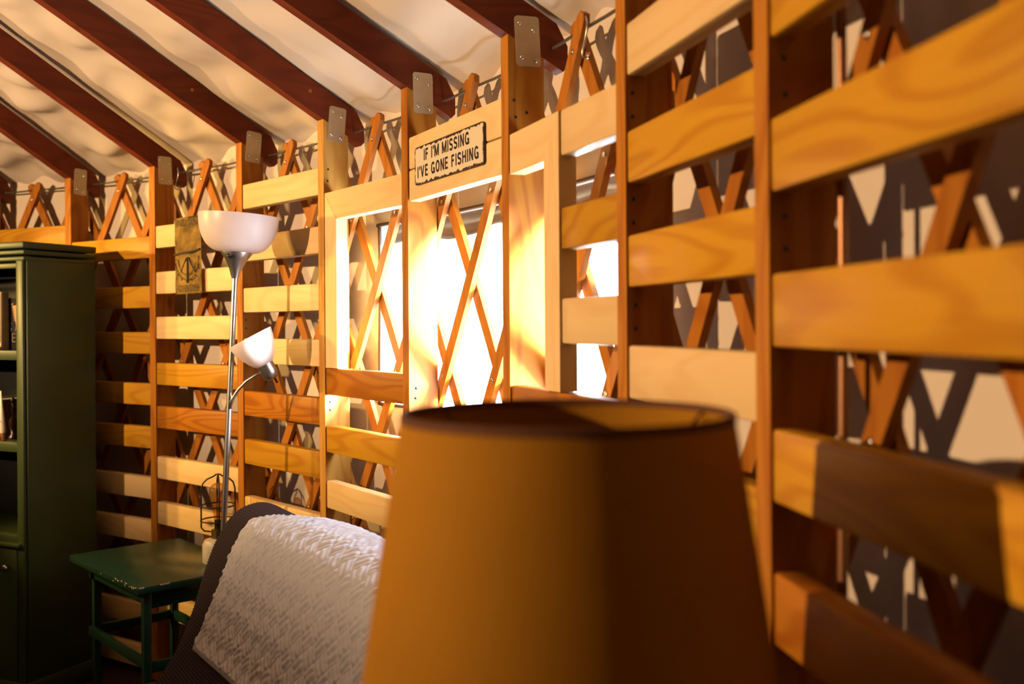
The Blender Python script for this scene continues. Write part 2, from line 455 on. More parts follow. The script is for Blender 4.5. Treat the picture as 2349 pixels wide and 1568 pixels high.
board('wall_slat', 3, 0.001, None, 0.917, h=0.087, mat='pale', label='pale pine slat, second below the left window sill', cat='slat', group='horizontal wall slats')
board('wall_slat', 3, 0.001, None, 0.735, h=0.087, mat='pale', label='pale pine slat low in the left window bay behind the throw', cat='slat', group='horizontal wall slats')
board('window_header', 4, 0.001, None, 1.9195, h=0.0885, mat='pale', label='upper pale header board behind the fishing sign', cat='board', bev=0.006)
board('window_header', 4, 0.001, None, 1.8300, h=0.0855, mat='pale', label='lower pale header board behind the fishing sign', cat='board', bev=0.006)
board('window_sill', 4, 0.001, None, 1.172, h=0.085, mat='honey', label='honey sill board in the sign bay behind the lampshade rim', cat='board')
board('wall_slat', 4, 0.001, None, 0.99, h=0.087, mat='pale', label='pale slat under the sign bay hidden behind the lampshade', cat='slat', group='horizontal wall slats')
L5 = bay_frame(5)[3]
MU0, MU1 = 0.198, 0.272
poly_board(5, [(0.002, 1.827), (MU1, 1.827), (MU0, 1.740), (0.002, 1.740)], 0.036, 'pale', 'pale header board right of the sign, mitred at its right end', 'window_header')
poly_board(5, [(MU1, 1.826), (MU1, 1.275), (MU0, 1.275), (MU0, 1.740)], 0.038, 'paleZ', 'pale upright jamb board framing the right side of the window', 'window_jamb', inset=-0.001)
board('window_sill', 5, 0.001, None, 1.274, h=0.087, mat='orange', label='orange brown sill board right of the sign, above the lampshade rim', cat='board')
for i, (z, t) in enumerate(((1.827, 'pale'), (1.636, 'honey'), (1.459, 'pale'))):
    board('wall_slat', 5, MU1+0.002, None, z, h=(0.090, 0.082, 0.089)[i], mat=t, label=TONE[t] + ' short slat right of the window jamb, ' + ('topmost', 'middle', 'lowest')[i] + ' of three', cat='slat', group='short slats right of the window')

# lattice -----------------------------------------------------------------
PIT = 3.485; Q = 0.240; ROW0 = 1.987
def lath_bm(theta0, sgn, r0, ztop, zbot, mid):
    """strip that follows the round wall; sgn -1 runs left going down"""
    bm = bmesh.new(); n = 26; rings = []
    w, th = 0.037, 0.015
    for i in range(n+1):
        z = ztop + (zbot-ztop)*i/n
        th_ = theta0 + sgn*(ROW0-z)/Q*PIT/2
        c = P(th_, r0, z)
        run = radians(PIT/2)*R*sgn/Q
        d = (tangent(th_)*run + Vector((0, 0, -1))).normalized()
        s = d.cross(radial(th_)).normalized()
        o = radial(th_)
        ww = w
        if i == 0: ww = w*0.55
        rings.append([bm.verts.new(c + s*a*ww/2 + o*b*th - mid) for a, b in ((-1, 0), (1, 0), (1, 1), (-1, 1))])
        if i == 0:     # rounded tip
            z2 = ztop-0.012; th2 = theta0 + sgn*(ROW0-z2)/Q*PIT/2; c = P(th2, r0, z2)
            rings.append([bm.verts.new(c + s*a*w/2 + o*b*th - mid) for a, b in ((-1, 0), (1, 0), (1, 1), (-1, 1))])
    for i in range(len(rings)-1):
        for a in range(4): bm.faces.new((rings[i][a], rings[i][(a+1) % 4], rings[i+1][(a+1) % 4], rings[i+1][a]))
    bm.faces.new(rings[0]); bm.faces.new(list(reversed(rings[-1])))
    return bm
def crown(j):
    i = j//2
    if j % 2 == 0:
        b = i-1
        if b in BAY: return 'tip in the bay ' + BAY[b]
        return None
    k = i
    if k in STUD: return 'tip behind the stud ' + STUD[k]
    return None
lathbolt = None
for j in range(-4, 22):
    t0 = 25.2 + PIT*j
    for sgn in (-1, 1):
        r0 = R+0.0935 if sgn < 0 else R+0.1145
        if sgn < 0 and j < -1: continue
        if sgn > 0 and j > 17: continue
        zb = 0.01
        mid = P(t0, r0, 1.0)
        bm = lath_bm(t0, sgn, r0, 2.060, zb, mid)
        o = obj('lattice_lath', bm, M['lath'], M=Matrix.Translation(mid), smooth=False)
        c = crown(j)
        side = 'inner lath leaning right, ' if sgn < 0 else 'outer lath leaning left, '
        if c is None: c = 'its tip outside the picture at the ' + ('left' if j < 0 else 'right')
        tag(o, side + c, 'lath', 'crossed lattice laths')
        if sgn < 0:
            for row in (0, 1, 3, 5, 7):
                z = ROW0 - row*Q
                th_ = t0 - row*PIT/2
                if th_ < 20 or th_ > 86: continue
                mx = frame(P(th_, r0-0.0003, z) - mid, tangent(th_), radial(th_)) @ Matrix.Rotation(radians(90), 4, 'X')
                if lathbolt is None:
                    b2 = bmesh.new(); add_lathe(b2, [(0.0065, 0), (0.0060, 0.0018), (0.0035, 0.003), (0.0025, 0.0018)], 14)
                    q = obj('bolt_head', b2, M['bolt'], o, mx, smooth=True); lathbolt = q.data
                else: inst('bolt_head', lathbolt, o, mx)

# eave cable -----------------------------------------------------------------
bm = bmesh.new()
add_tube(bm, [P(a*0.5, R+0.1115, 2.032 + 0.0012*sin(a*0.9)) for a in range(24, 192)], 0.0038, 8)
tag(obj('steel_cable', bm, M['cable'], smooth=True), 'twisted steel cable running along the top of the lattice wall', 'cable')

cab = bpy.data.objects['steel_cable']
for a, up in ((67.55, 1), (36.9, 0)):
    bm = bmesh.new(); tt = tangent(a); c = P(a, R+0.098, 2.026)
    add_tube(bm, [c + tt*(0.004+0.012*sin(q*0.6)) + Vector((0, 0, 0.030-0.011*q)) for q in range(9)] + [c + tt*0.018 + Vector((0, 0, -0.066)), c + tt*0.024 + Vector((0, 0, -0.056))], 0.0024, 8)
    obj('wire_hook', bm, M['bolt'], cab, smooth=True)

# ------------------------------------------------------------------ shell
RW = R+0.178
W0, W1, WZ0, WZ1 = 51.75, 67.75, 1.150, 1.735     # window opening (degrees, heights)
def wall_dr(deg, z):
    """how far the liner hangs in or out at this spot"""
    s = radians(deg)*R
    v = noise.noise(Vector((s*5.0, z*0.35, 1.3)))*0.007 + noise.noise(Vector((s*14, z*0.8, 4.1)))*0.0018
    if z > 1.93:
        v += 0.003*sin((z-1.93)*55)
    return v
def strip_wall(bm, degs, zs, hole=None, wr=True):
    V = {}
    for i, a in enumerate(degs):
        for j, z in enumerate(zs):
            V[i, j] = bm.verts.new(P(a, RW + (wall_dr(a, z) if wr else 0), z))
    for i in range(len(degs)-1):
        for j in range(len(zs)-1):
            if hole:
                a = (degs[i]+degs[i+1])/2; z = (zs[j]+zs[j+1])/2
                if hole[0] < a < hole[1] and hole[2] < z < hole[3]: continue
            bm.faces.new((V[i, j], V[i+1, j], V[i+1, j+1], V[i, j+1]))
def lin(a, b, n): return [a+(b-a)*i/n for i in range(n+1)]
bm = bmesh.new()
degs = lin(8, W0, 220) + lin(W0, W1, 90)[1:] + lin(W1, 89, 120)[1:]
zs = lin(-0.02, WZ0, 40) + lin(WZ0, WZ1, 24)[1:] + lin(WZ1, 2.16, 36)[1:]
strip_wall(bm, degs, zs, (W0, W1, WZ0, WZ1))
tag(obj('wall_back', bm, M['canvas'], smooth=True), kind='structure', label='cream canvas wall liner behind the lattice', cat='wall')
bm = bmesh.new()
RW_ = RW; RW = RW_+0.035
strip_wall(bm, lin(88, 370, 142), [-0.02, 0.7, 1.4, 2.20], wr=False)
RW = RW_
tag(obj('wall_front', bm, M['canvas_far_dark'], smooth=True), kind='structure', label='canvas wall on the unseen side of the round room', cat='wall')

ZC = ZTOP + VTH + 0.002
def ceil_z(a, r):
    z = ZC + PITCH*(R-r)
    s = radians(a)*R
    e = max(0.0, min(1.0, (r-(R-2.2))/2.2))            # wrinkles grow towards the eave
    left = max(0.25, min(1.0, (62-a)/26))
    # nearest rafter: the cloth rests on it and sags between
    ph = None
    ks = sorted(ANG)
    for k0, k1 in zip(ks[:-1], ks[1:]):
        if ANG[k0] <= a <= ANG[k1]:
            ph = (a-ANG[k0])/(ANG[k1]-ANG[k0]); break
    sag = sin(pi*ph) if ph is not None else 0.5
    w = noise.noise(Vector((s*3.2 + r*2.4, r*6.5 - s*1.2, 0.7)))*0.024 + noise.noise(Vector((s*5.5 - r*4, r*11, 5.2)))*0.014
    rid = abs(noise.noise(Vector((s*3.0 + r*3.0, r*5.0 - s*2.2, 9.0))))
    w += (0.25-rid)*0.05*max(0, e-0.25)
    puck = 0.018*sin(s*26 + 3*noise.noise(Vector((s*2, r*2, 3))))*max(0, (r-(R-0.28))/0.4)**1.2
    dz = w*e*left*(0.25+0.75*sag)*1.7 + puck*0.7
    dz *= min(1.0, sag/0.45)
    return z + dz + 0.016
bm = bmesh.new()
ca = lin(8, 92, 420); cr = lin(0.55, 2.4, 24) + lin(2.4, R+0.23, 120)[1:]
V = {}
for i, a in enumerate(ca):
    for j, r in enumerate(cr): V[i, j] = bm.verts.new(P(a, r, ceil_z(a, r)))
for i in range(len(ca)-1):
    for j in range(len(cr)-1): bm.faces.new((V[i, j], V[i+1, j], V[i+1, j+1], V[i, j+1]))
tag(obj('ceiling', bm, M['canvas'], smooth=True), kind='structure', label='cream canvas roof lining over the rafters', cat='ceiling')
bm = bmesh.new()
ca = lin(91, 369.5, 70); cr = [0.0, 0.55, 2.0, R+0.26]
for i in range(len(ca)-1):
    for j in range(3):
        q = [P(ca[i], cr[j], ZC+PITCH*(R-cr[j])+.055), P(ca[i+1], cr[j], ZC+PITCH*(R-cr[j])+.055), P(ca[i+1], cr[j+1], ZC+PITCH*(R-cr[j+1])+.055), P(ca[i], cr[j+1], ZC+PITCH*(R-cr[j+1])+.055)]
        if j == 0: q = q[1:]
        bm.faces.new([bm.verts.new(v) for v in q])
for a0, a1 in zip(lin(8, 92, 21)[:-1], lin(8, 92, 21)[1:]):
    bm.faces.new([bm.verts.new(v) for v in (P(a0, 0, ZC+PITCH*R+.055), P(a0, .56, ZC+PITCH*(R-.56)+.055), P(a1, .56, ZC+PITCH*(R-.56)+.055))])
tag(obj('ceiling', bm, M['canvas_far_dark']), kind='structure', label='unseen side of the canvas roof', cat='ceiling')
bm = bmesh.new()
add_lathe(bm, [(RW+0.2, -0.08), (RW+0.2, 0.0)], 96)
tag(obj('floor', bm, M['floor'], M=Matrix.Translation((OX, OY, 0))), kind='structure', label='dark wooden floor', cat='floor')

# window: pane, zip tape, rolled flap ------------------------------------------
wroot = empty('window_1', P((W0+W1)/2, RW, WZ0))
tag(wroot, 'clear vinyl window zipped into the canvas wall', 'window', kind='structure')
wl = -Vector(wroot.location)
def wobj(name, bm, mat, smooth=True):
    bmesh.ops.translate(bm, vec=wl, verts=bm.verts)
    return obj(name, bm, mat, wroot, smooth=smooth)
bm = bmesh.new()
da = lin(W0-0.2, W1+0.2, 40); V = []
for a in da: V.append((bm.verts.new(P(a, RW+0.012, WZ0-0.01)), bm.verts.new(P(a, RW+0.012, WZ1+0.01))))
for i in range(40): bm.faces.new((V[i][0], V[i+1][0], V[i+1][1], V[i][1]))
wobj('pane', bm, M['vinyl'])
# zip tape round the opening
bm = bmesh.new()
def tape(pts, wv):
    add_tube(bm, pts, wv, 6)
tape([P(W0+0.15+0.05*sin(z*9), RW-0.004+wall_dr(W0, z), z) for z in lin(WZ0, WZ1, 20)], 0.007)
tape([P(W1, RW-0.004+wall_dr(W1, z), z) for z in lin(WZ0, WZ1, 20)], 0.006)
tape([P(a, RW-0.004, WZ1-0.004) for a in lin(W0, W1, 40)], 0.007)
tape([P(a, RW-0.004, WZ0+0.004) for a in lin(W0, W1, 40)], 0.006)
wobj('zip_tape', bm, M['zip'])
# the outside flap rolled up over the window head
bm = bmesh.new(); V = []
fa = lin(W0+0.25, W1-0.1, 150); nz = 16
for a in fa:
    row = []
    s = radians(a)*R
    low = 0.052 + 0.020*abs(sin(s*6.5+0.4)) + 0.010*noise.noise(Vector((s*9, 0, 2)))
    for j in range(nz+1):
        f = j/nz
        z = WZ1+0.03 - f*(0.03+low)
        row.append(bm.verts.new(P(a, RW+0.030+0.012*abs(sin(f*9.4))+0.006*noise.noise(Vector((s*12, f*3, 1))), z)))
    V.append(row)
for i in range(len(fa)-1):
    for j in range(nz): bm.faces.new((V[i][j], V[i+1][j], V[i+1][j+1], V[i][j+1]))
wobj('rolled_flap', bm, M['flap'])

# ------------------------------------------------------------------ fishing sign
A4, x4, y4, L4 = bay_frame(4)
sgw, sgh = 0.408, 0.100
sgc = A4 + x4*(0.303-SW) + Vector((0, 0, 1.830)) - y4*0.0005
sign = empty('tin_sign', sgc); sign.matrix_world = frame(sgc, x4, y4)
tag(sign, 'worn cream tin sign with black lettering about going fishing', 'sign')
bm = bmesh.new(); add_prism(bm, rounded_rect(sgw, sgh, 0.010), -0.004, 0.001); bevel_all(bm, 0.0012, 2)
obj('plate', bm, worn_plate('sign_worn_cream', sgw, sgh, (0.98, 0.84, 0.60), (0.045, 0.016, 0.012), 0.0045, 0.030), sign)
def text_mesh(txt, width, height, mat, name, parent, Mloc, bold=0.012, depth=0.0004, space=1.0):
    cu = bpy.data.curves.new('txt', 'FONT'); cu.body = txt; cu.size = 1.0; cu.offset = bold; cu.space_character = space
    cu.extrude = 0.0
    to = bpy.data.objects.new('txt', cu); link(to)
    bpy.context.view_layer.update()
    dg = bpy.context.evaluated_depsgraph_get()
    me = bpy.data.meshes.new_from_object(to.evaluated_get(dg))
    bpy.data.objects.remove(to)
    xs = [v.co.x for v in me.vertices]; ys = [v.co.y for v in me.vertices]
    x0, x1, y0, y1 = min(xs), max(xs), min(ys), max(ys)
    for v in me.vertices:
        v.co = Vector(((v.co.x-(x0+x1)/2)/(x1-x0)*width, 0, (v.co.y-y0)/(y1-y0)*height))
    me.materials.clear(); me.materials.append(mat); me.name = name
    o = bpy.data.objects.new(name, me); o.parent = parent; o.matrix_local = Mloc
    return link(o)
def arc(cx, cz, rx, rz, a0, a1, n=14):
    return [(cx+rx*cos(radians(a0+(a1-a0)*q/n)), cz+rz*sin(radians(a0+(a1-a0)*q/n))) for q in range(n+1)]
GLYPH = {   # block capitals as pen strokes, 1 unit high
 'I': (0.0, [[(0, 0), (0, 1)]]), "'": (0.0, [[(0, 0.70), (0, 1)]]), ' ': (0.08, []),
 'F': (0.42, [[(0, 0), (0, 1)], [(0, 0.925), (0.44, 0.925)], [(0, 0.52), (0.38, 0.52)]]),
 'E': (0.44, [[(0, 0), (0, 1)], [(0, 0.925), (0.46, 0.925)], [(0, 0.51), (0.42, 0.51)], [(0, 0.075), (0.48, 0.075)]]),
 'M': (0.74, [[(0, 0), (0, 1)], [(0.74, 0), (0.74, 1)], [(0.03, 0.98), (0.37, 0.05)], [(0.71, 0.98), (0.37, 0.05)]]),
 'N': (0.52, [[(0, 0), (0, 1)], [(0.52, 0), (0.52, 1)], [(0.02, 0.98), (0.50, 0.02)]]),
 'H': (0.52, [[(0, 0), (0, 1)], [(0.52, 0), (0.52, 1)], [(0, 0.52), (0.52, 0.52)]]),
 'V': (0.60, [[(0, 1), (0.30, 0.02)], [(0.60, 1), (0.30, 0.02)]]),
 'O': (0.60, [arc(0.30, 0.5, 0.29, 0.43, 0, 360, 28)]),
 'S': (0.50, [arc(0.25, 0.715, 0.245, 0.215, 25, 270) + arc(0.25, 0.285, 0.25, 0.215, 90, -155)]),
 'G': (0.60, [arc(0.30, 0.5, 0.29, 0.43, 42, 325, 24), [(0.585, 0.0), (0.585, 0.44)], [(0.34, 0.43), (0.61, 0.43)]]),
}
def stroke_text(txt, width, height, mat, parent, x0, z0, y, pen=0.092):
    bm = bmesh.new(); cur = 0.0; quads = []
    for ch in txt:
        w, lines = GLYPH[ch]
        for ln in lines:
            for (ax_, az_), (bx_, bz_) in zip(ln[:-1], ln[1:]):
                dx, dz = bx_-ax_, bz_-az_; l = math.hypot(dx, dz); ux, uz = dx/l, dz/l
                curved = len(ln) > 4
                e = pen*0.35 if curved else 0.0
                nx_, nz_ = -uz*pen, ux*pen
                quads.append([(cur+ax_-ux*e+nx_, az_-uz*e+nz_), (cur+ax_-ux*e-nx_, az_-uz*e-nz_), (cur+bx_+ux*e-nx_, bz_+uz*e-nz_), (cur+bx_+ux*e+nx_, bz_+uz*e+nz_)])
        cur += w + (0.37 if ch != "'" else 0.30)
    xs = [p[0] for q in quads for p in q]; zs = [p[1] for q in quads for p in q]
    for q in quads:
        bm.faces.new([bm.verts.new((x0+((px-min(xs))/(max(xs)-min(xs))-0.5)*width, y, z0+(pz-min(zs))/(max(zs)-min(zs))*height)) for px, pz in q])
    return obj('lettering', bm, mat, parent)
stroke_text("IF I'M MISSING", 0.270, 0.0315, M['ink'], sign, -0.008, 0.0080, -0.0045)
stroke_text("I'VE GONE FISHING", 0.362, 0.0315, M['ink'], sign, -0.004, -0.0335, -0.0045)

# ------------------------------------------------------------------ map banner
A1, x1, y1, L1 = bay_frame(1)
bw, bh = 0.186, 0.292
bc = A1 + x1*(0.296-SW) + Vector((0, 0, 1.678)) - y1*0.012
ban = empty('map_banner', bc); ban.matrix_world = frame(bc, x1, y1) @ Matrix.Rotation(radians(-1.0), 4, 'Y')
tag(ban, 'yellowed parchment map banner with a compass drawing hanging on slats', 'banner')
bm = bmesh.new(); V = []
for i in range(25):
    col = []
    for j in range(41):
        x = -bw/2 + bw*i/24; z = -bh/2 + bh*j/40
        y = 0.004*sin(x*38)+0.003*noise.noise(Vector((x*20, z*14, 0)))
        xe = x*(1+0.02*noise.noise(Vector((z*30, 2, 0))))
        ze = z + (0.003*noise.noise(Vector((x*60, 7, 1))) if j in (0, 40) else 0)
        col.append(bm.verts.new((xe, y, ze)))
    V.append(col)
for i in range(24):
    for j in range(40): bm.faces.new((V[i][j], V[i+1][j], V[i+1][j+1], V[i][j+1]))
sh = bmesh.ops.solidify(bm, geom=bm.faces[:], thickness=0.002)
pm_, nt, b = nodes('parchment'); LN = nt.links.new
tc = N(nt, 'ShaderNodeTexCoord'); nz = N(nt, 'ShaderNodeTexNoise'); nz.inputs['Scale'].default_value = 14; nz.inputs['Detail'].default_value = 8; nz.inputs['Roughness'].default_value = 0.65
LN(tc.outputs['Object'], nz.inputs['Vector'])
cr_ = N(nt, 'ShaderNodeValToRGB'); LN(nz.outputs['Fac'], cr_.inputs[0])
cr_.color_ramp.elements[0].position = 0.36; cr_.color_ramp.elements[0].color = (0.14, 0.075, 0.012, 1)
cr_.color_ramp.elements[1].position = 0.62; cr_.color_ramp.elements[1].color = (0.46, 0.30, 0.055, 1)
LN(cr_.outputs[0], b.inputs['Base Color']); b.inputs['Roughness'].default_value = 0.85
obj('cloth', bm, pm_, ban, smooth=True)
YF = -0.0088
bm = bmesh.new()
def stroke(pts, w=0.0014):
    add_tube(bm, [(x, YF+0.0045, z) for x, z in pts], w, 6)
cz0 = -0.020
stroke([(-0.088, 0.006), (-0.03, 0.010), (0.03, 0.012), (0.088, 0.018)], 0.0042)
stroke([(0.0, -0.008), (0.0, -0.105)], 0.0026)
stroke([(-0.004, -0.008), (-0.044, -0.062)], 0.0024); stroke([(0.004, -0.008), (0.054, -0.066)], 0.0026)
for rad in (0.082, 0.062):
    stroke([(rad*cos(t), -0.012+rad*sin(t)) for t in [radians(a) for a in range(190, 352, 9)]], 0.0015)
for a in range(200, 350, 22):
    t = radians(a); stroke([(0.082*cos(t), -0.012+0.082*sin(t)), (0.092*cos(t), -0.012+0.092*sin(t))], 0.0015)
stroke([(-0.082, -0.010), (-0.062, -0.016), (-0.052, -0.04)], 0.0016); stroke([(0.078, -0.006), (0.07, -0.05), (0.06, -0.07)], 0.0016)
obj('compass_drawing', bm, M['map_ink'], ban)
text_mesh('FIND YOUR', 0.150, 0.026, M['map_ink'], 'lettering', ban, Matrix.Translation((0.0, YF+0.001, 0.112)), bold=0.004)
text_mesh('ADVENTURE', 0.150, 0.026, M['map_ink'], 'lettering', ban, Matrix.Translation((0.006, YF+0.001, -0.138)), bold=0.004)
# cord stub from which it hangs
bm = bmesh.new(); add_tube(bm, [(-0.08, 0.004, bh/2-0.004), (0.08, 0.004, bh/2-0.002)], 0.004, 8)
obj('hanging_rod', bm, M['map_ink'], ban)

# ------------------------------------------------------------------ bookcase
bk_front = Vector((-1.815, 3.72, 0)); ax = Vector((-0.905, 0.425, 0)).normalized()     # along the front, to the left
ay = Vector((0.425, 0.905, 0)).normalized()                                          # into the wall
bk = empty('bookcase', bk_front)
bk.matrix_world = Matrix((ax*-1, ay, Vector((0, 0, 1)))).transposed().to_4x4(); bk.matrix_world = Matrix.Translation(bk_front) @ bk.matrix_world
tag(bk, 'tall dark green bookcase with moulded top against the left wall', 'bookcase')
BWD, BDP, BHT = 0.80, 0.325, 1.730
def bpart(name, c, s, bev=0.003, mat='bookcase', parent=None):
    return obj(name, box_bm(c, s, bev, 2), M[mat], parent or bk, smooth=True, angle=40)
bpart('side_panel', (-0.010, BDP/2, 0.84), (0.020, BDP-0.006, 1.66))
bpart('side_lining', (-0.0215, BDP/2, 0.84), (0.003, BDP-0.03, 1.62), 0, mat='inside_black')
bpart('side_panel', (-BWD+0.010, BDP/2, 0.84), (0.020, BDP-0.006, 1.66))
bpart('back_panel', (-BWD/2, BDP-0.006, 0.84), (BWD-0.045, 0.010, 1.64), mat='inside_black')
bpart('top_board', (-BWD/2+0.0, BDP/2-0.010, BHT-0.013), (BWD+0.016, BDP+0.018, 0.026), 0.006)
for i, (dz, dw) in enumerate(((0.040, 0.010), (0.064, 0.004))):
    bpart('top_moulding', (-BWD/2, BDP/2-0.008, BHT-dz), (BWD+dw, BDP+0.012-0.004*i, 0.018), 0.006)
bpart('face_stile', (-0.022, -0.006, 0.83), (0.036, 0.014, 1.66), 0.005)
bpart('face_stile', (-BWD+0.022, -0.006, 0.83), (0.036, 0.014, 1.66), 0.005)
bpart('corner_bead', (-0.002, 0.010, 0.83), (0.006, 0.010, 1.66), 0.0025)
for z in (1.665, 1.31, 0.965, 0.62):
    if z == 1.665:
        bpart('top_rail', (-BWD/2, -0.004, 1.640), (BWD-0.08, 0.012, 0.020), 0.003); continue
    sh_ = bpart('shelf', (-BWD/2, BDP/2-0.004, z), (BWD-0.042, BDP-0.020, 0.024), 0.002)
    bpart('shelf_edge', (-BWD/2, -0.004, z-0.006), (BWD-0.08, 0.014, 0.036), 0.003, parent=bk)
bpart('base_moulding', (-BWD/2+0.0, BDP/2-0.010, 0.04), (BWD+0.02, BDP+0.024, 0.08), 0.008)
dr = bpart('cupboard_door', (-BWD/2, -0.006, 0.33), (BWD-0.085, 0.018, 0.50), 0.004)
bpart('door_moulding', (-BWD/2, -0.016, 0.595), (BWD-0.03, 0.026, 0.016), 0.005)
bm = bmesh.new(); add_lathe(bm, [(0.004, 0), (0.004, 0.014), (0.013, 0.018), (0.015, 0.024), (0.009, 0.030)], 20)
obj('knob', bm, M['knob'], dr, Matrix.Translation((-0.08, -0.015, 0.51)) @ Matrix.Rotation(radians(90), 4, 'X'), smooth=True)
# books and ornaments
def shelf_thing(name, x, y, z, lean, label, cat, group=None):
    e = empty(name, (0, 0, 0)); e.matrix_world = bk.matrix_world @ Matrix.Translation((x+0.045, y, z)) @ Matrix.Rotation(radians(lean), 4, 'Y')
    return tag(e, label, cat, group)
def book(x, y, z, w, h, d, col, lean, label, group):
    e = shelf_thing('book', x, y, z, lean, label, 'book', group)
    bm = bmesh.new(); add_box(bm, (w/2, d/2, h/2), (w, d, h), 0.002, 2)
    obj('cover', bm, plain('book_cover', col, rough=0.5, var=0.15, vscale=60), e, smooth=True, angle=40)
    obj('pages', box_bm((w/2+0.0015, d/2+0.0015, h/2+0.0006), (w-0.006, d-0.002, h-0.0005)), M['ceramic'], e)
    return e
Z1 = 1.3225; Z2 = 0.9775
UP, LO = 'books on the upper shelf', 'things on the lower shelf'
b1 = book(-0.238, 0.010, Z1, 0.043, 0.222, 0.034, (0.62, 0.50, 0.34), 0, 'cream book at the left end of the upper shelf', UP)
obj('spine_band', box_bm((0.034, -0.0002, 0.125), (0.014, 0.0012, 0.19), 0.0003), plain('spine_band_brown', (0.16, 0.09, 0.05), rough=0.6, var=0.6, vscale=90), b1)
b2 = book(-0.246, 0.052, Z1, 0.125, 0.200, 0.035, (0.010, 0.009, 0.008), 0, 'black book with thin pale capitals on its cover', UP)
ik = plain('thin_pale_ink', (0.34, 0.24, 0.13), rough=0.6)
text_mesh('I S A', 0.085, 0.034, ik, 'lettering', b2, Matrix.Translation((0.060, -0.0008, 0.070)), bold=-0.012)
text_mesh('B E', 0.062, 0.034, ik, 'lettering', b2, Matrix.Translation((0.047, -0.0008, 0.030)), bold=-0.012)
e = shelf_thing('leather_sheath', -0.098, 0.014, Z1+0.001, -12, 'brown leather sheath with twisted cord leaning against the bookcase stile', 'sheath')
bm = bmesh.new(); add_prism(bm, [(0.0, 0.0), (0.017, 0.0), (0.022, 0.17), (0.000, 0.17)], 0, 0.016); bevel_all(bm, 0.003, 2)
obj('sheath', bm, plain('sheath_leather', (0.42, 0.15, 0.025), rough=0.55, var=0.35, vscale=50), e, smooth=True, angle=40)
bm = bmesh.new(); add_tube(bm, [(-0.004+0.003*cos(q*1.3), 0.004+0.003*sin(q*1.3), 0.110+0.0018*q) for q in range(41)], 0.0022, 7)
obj('twisted_cord', bm, plain('cord_fibre', (0.55, 0.34, 0.14), rough=0.8), e, smooth=True)
e = shelf_thing('yellow_block', -0.205, -0.004, Z1, 0, 'small yellow block at the front edge of the upper shelf', 'block')
e.name = 'block'
bm = box_bm((0, 0.005, 0.008), (0.020, 0.010, 0.016), 0.002, 2); obj('body', bm, plain('yellow_paint', (0.80, 0.46, 0.03), rough=0.5), e, smooth=True, angle=40)
e = shelf_thing('tube', -0.190, 0.016, Z2, -10, 'slim white tube with copper coloured cap leaning on the lower shelf', 'tube', LO)
bm = bmesh.new(); V = []
for (z, a, b_) in ((0.030, 0.011, 0.011), (0.040, 0.0135, 0.0125), (0.10, 0.016, 0.010), (0.160, 0.018, 0.005), (0.190, 0.0185, 0.0012)):
    V.append([bm.verts.new((a*cos(2*pi*k/20), b_*sin(2*pi*k/20), z)) for k in range(20)])
for q in range(len(V)-1):
    for k in range(20): bm.faces.new((V[q][k], V[q][(k+1) % 20], V[q+1][(k+1) % 20], V[q+1][k]))
bm.faces.new(list(reversed(V[0]))); bm.faces.new(V[-1])
obj('body', bm, M['ceramic'], e, smooth=True, angle=60)
bm = bmesh.new(); add_lathe(bm, [(0.0085, 0.0), (0.0105, 0.003), (0.0115, 0.030)], 24); obj('cap', bm, M['copper'], e, smooth=True, angle=50)
for zz, ww in ((0.172, 0.030), (0.128, 0.018), (0.074, 0.024)):
    obj('printed_line', box_bm((0.0, -(0.0042 if zz > 0.15 else 0.0080 if zz > 0.1 else 0.0113), zz), (ww, 0.0006, 0.0022)), M['map_ink'], e)
book(-0.285, 0.020, Z2, 0.032, 0.155, 0.12, (0.28, 0.12, 0.05), 4, 'brown book at the left edge of the lower shelf', LO)
for i, (x, s_) in enumerate(((-0.214, 1.0), (-0.164, 0.85))):
    e = shelf_thing('ornament', x, 0.075+0.01*i, Z2, 0, ('taller' if i == 0 else 'shorter') + ' dark brown turned ornament in the shade of the lower shelf', 'ornament', LO)
    pr = [(0.018, 0), (0.020, 0.008), (0.010, 0.02), (0.015, 0.05), (0.017, 0.07), (0.008, 0.09), (0.012, 0.115), (0.006, 0.14)]
    bm = bmesh.new(); add_lathe(bm, [(r*s_, z*s_) for r, z in pr], 24); obj('body', bm, plain('ornament_glaze', (0.05, 0.02, 0.01), rough=0.25), e, smooth=True)
    bm = bmesh.new(); add_lathe(bm, [(0.006*s_, 0.139*s_), (0.010*s_, 0.150*s_), (0.002*s_, 0.162*s_)], 16); obj('finial', bm, M['wire'], e, smooth=True)

# ------------------------------------------------------------------ side table
TA = Vector((-1.580, 3.540, 0)); TB = Vector((-1.165, 3.080, 0))
te2 = (TA-TB).normalized(); te1 = Vector((-te2.y, te2.x, 0)) * -1
if te1.dot(Vector((0.74, 0.67, 0))) < 0: te1 = -te1
tl = (TA-TB).length; tw = 0.405
tb = empty('side_table', TB)
tb.matrix_world = frame(TB, te1, te2)
tag(tb, 'dark green painted side table with chipped edge between bookcase and sofa', 'table')
def tpart(name, c, s, bev=0.003):
    return obj(name, box_bm(c, s, bev, 2), M['dark_green'], tb, smooth=True, angle=40)
tpart('table_top', (tw/2, tl/2, 0.588), (tw, tl, 0.024), 0.004)
for (x, y) in ((0.046, 0.045), (tw-0.046, 0.045), (0.075, tl-0.055), (tw-0.046, tl-0.055)):
    tpart('leg', (x, y, 0.288), (0.026, 0.026, 0.574), 0.003)
tpart('apron', (tw/2, 0.052, 0.545), (tw-0.10, 0.014, 0.060)); tpart('apron', (tw/2, tl-0.058, 0.545), (tw-0.10, 0.014, 0.060))
tpart('apron', (0.068, tl/2, 0.545), (0.014, tl-0.13, 0.060)); tpart('apron', (tw-0.052, tl/2, 0.545), (0.014, tl-0.13, 0.060))
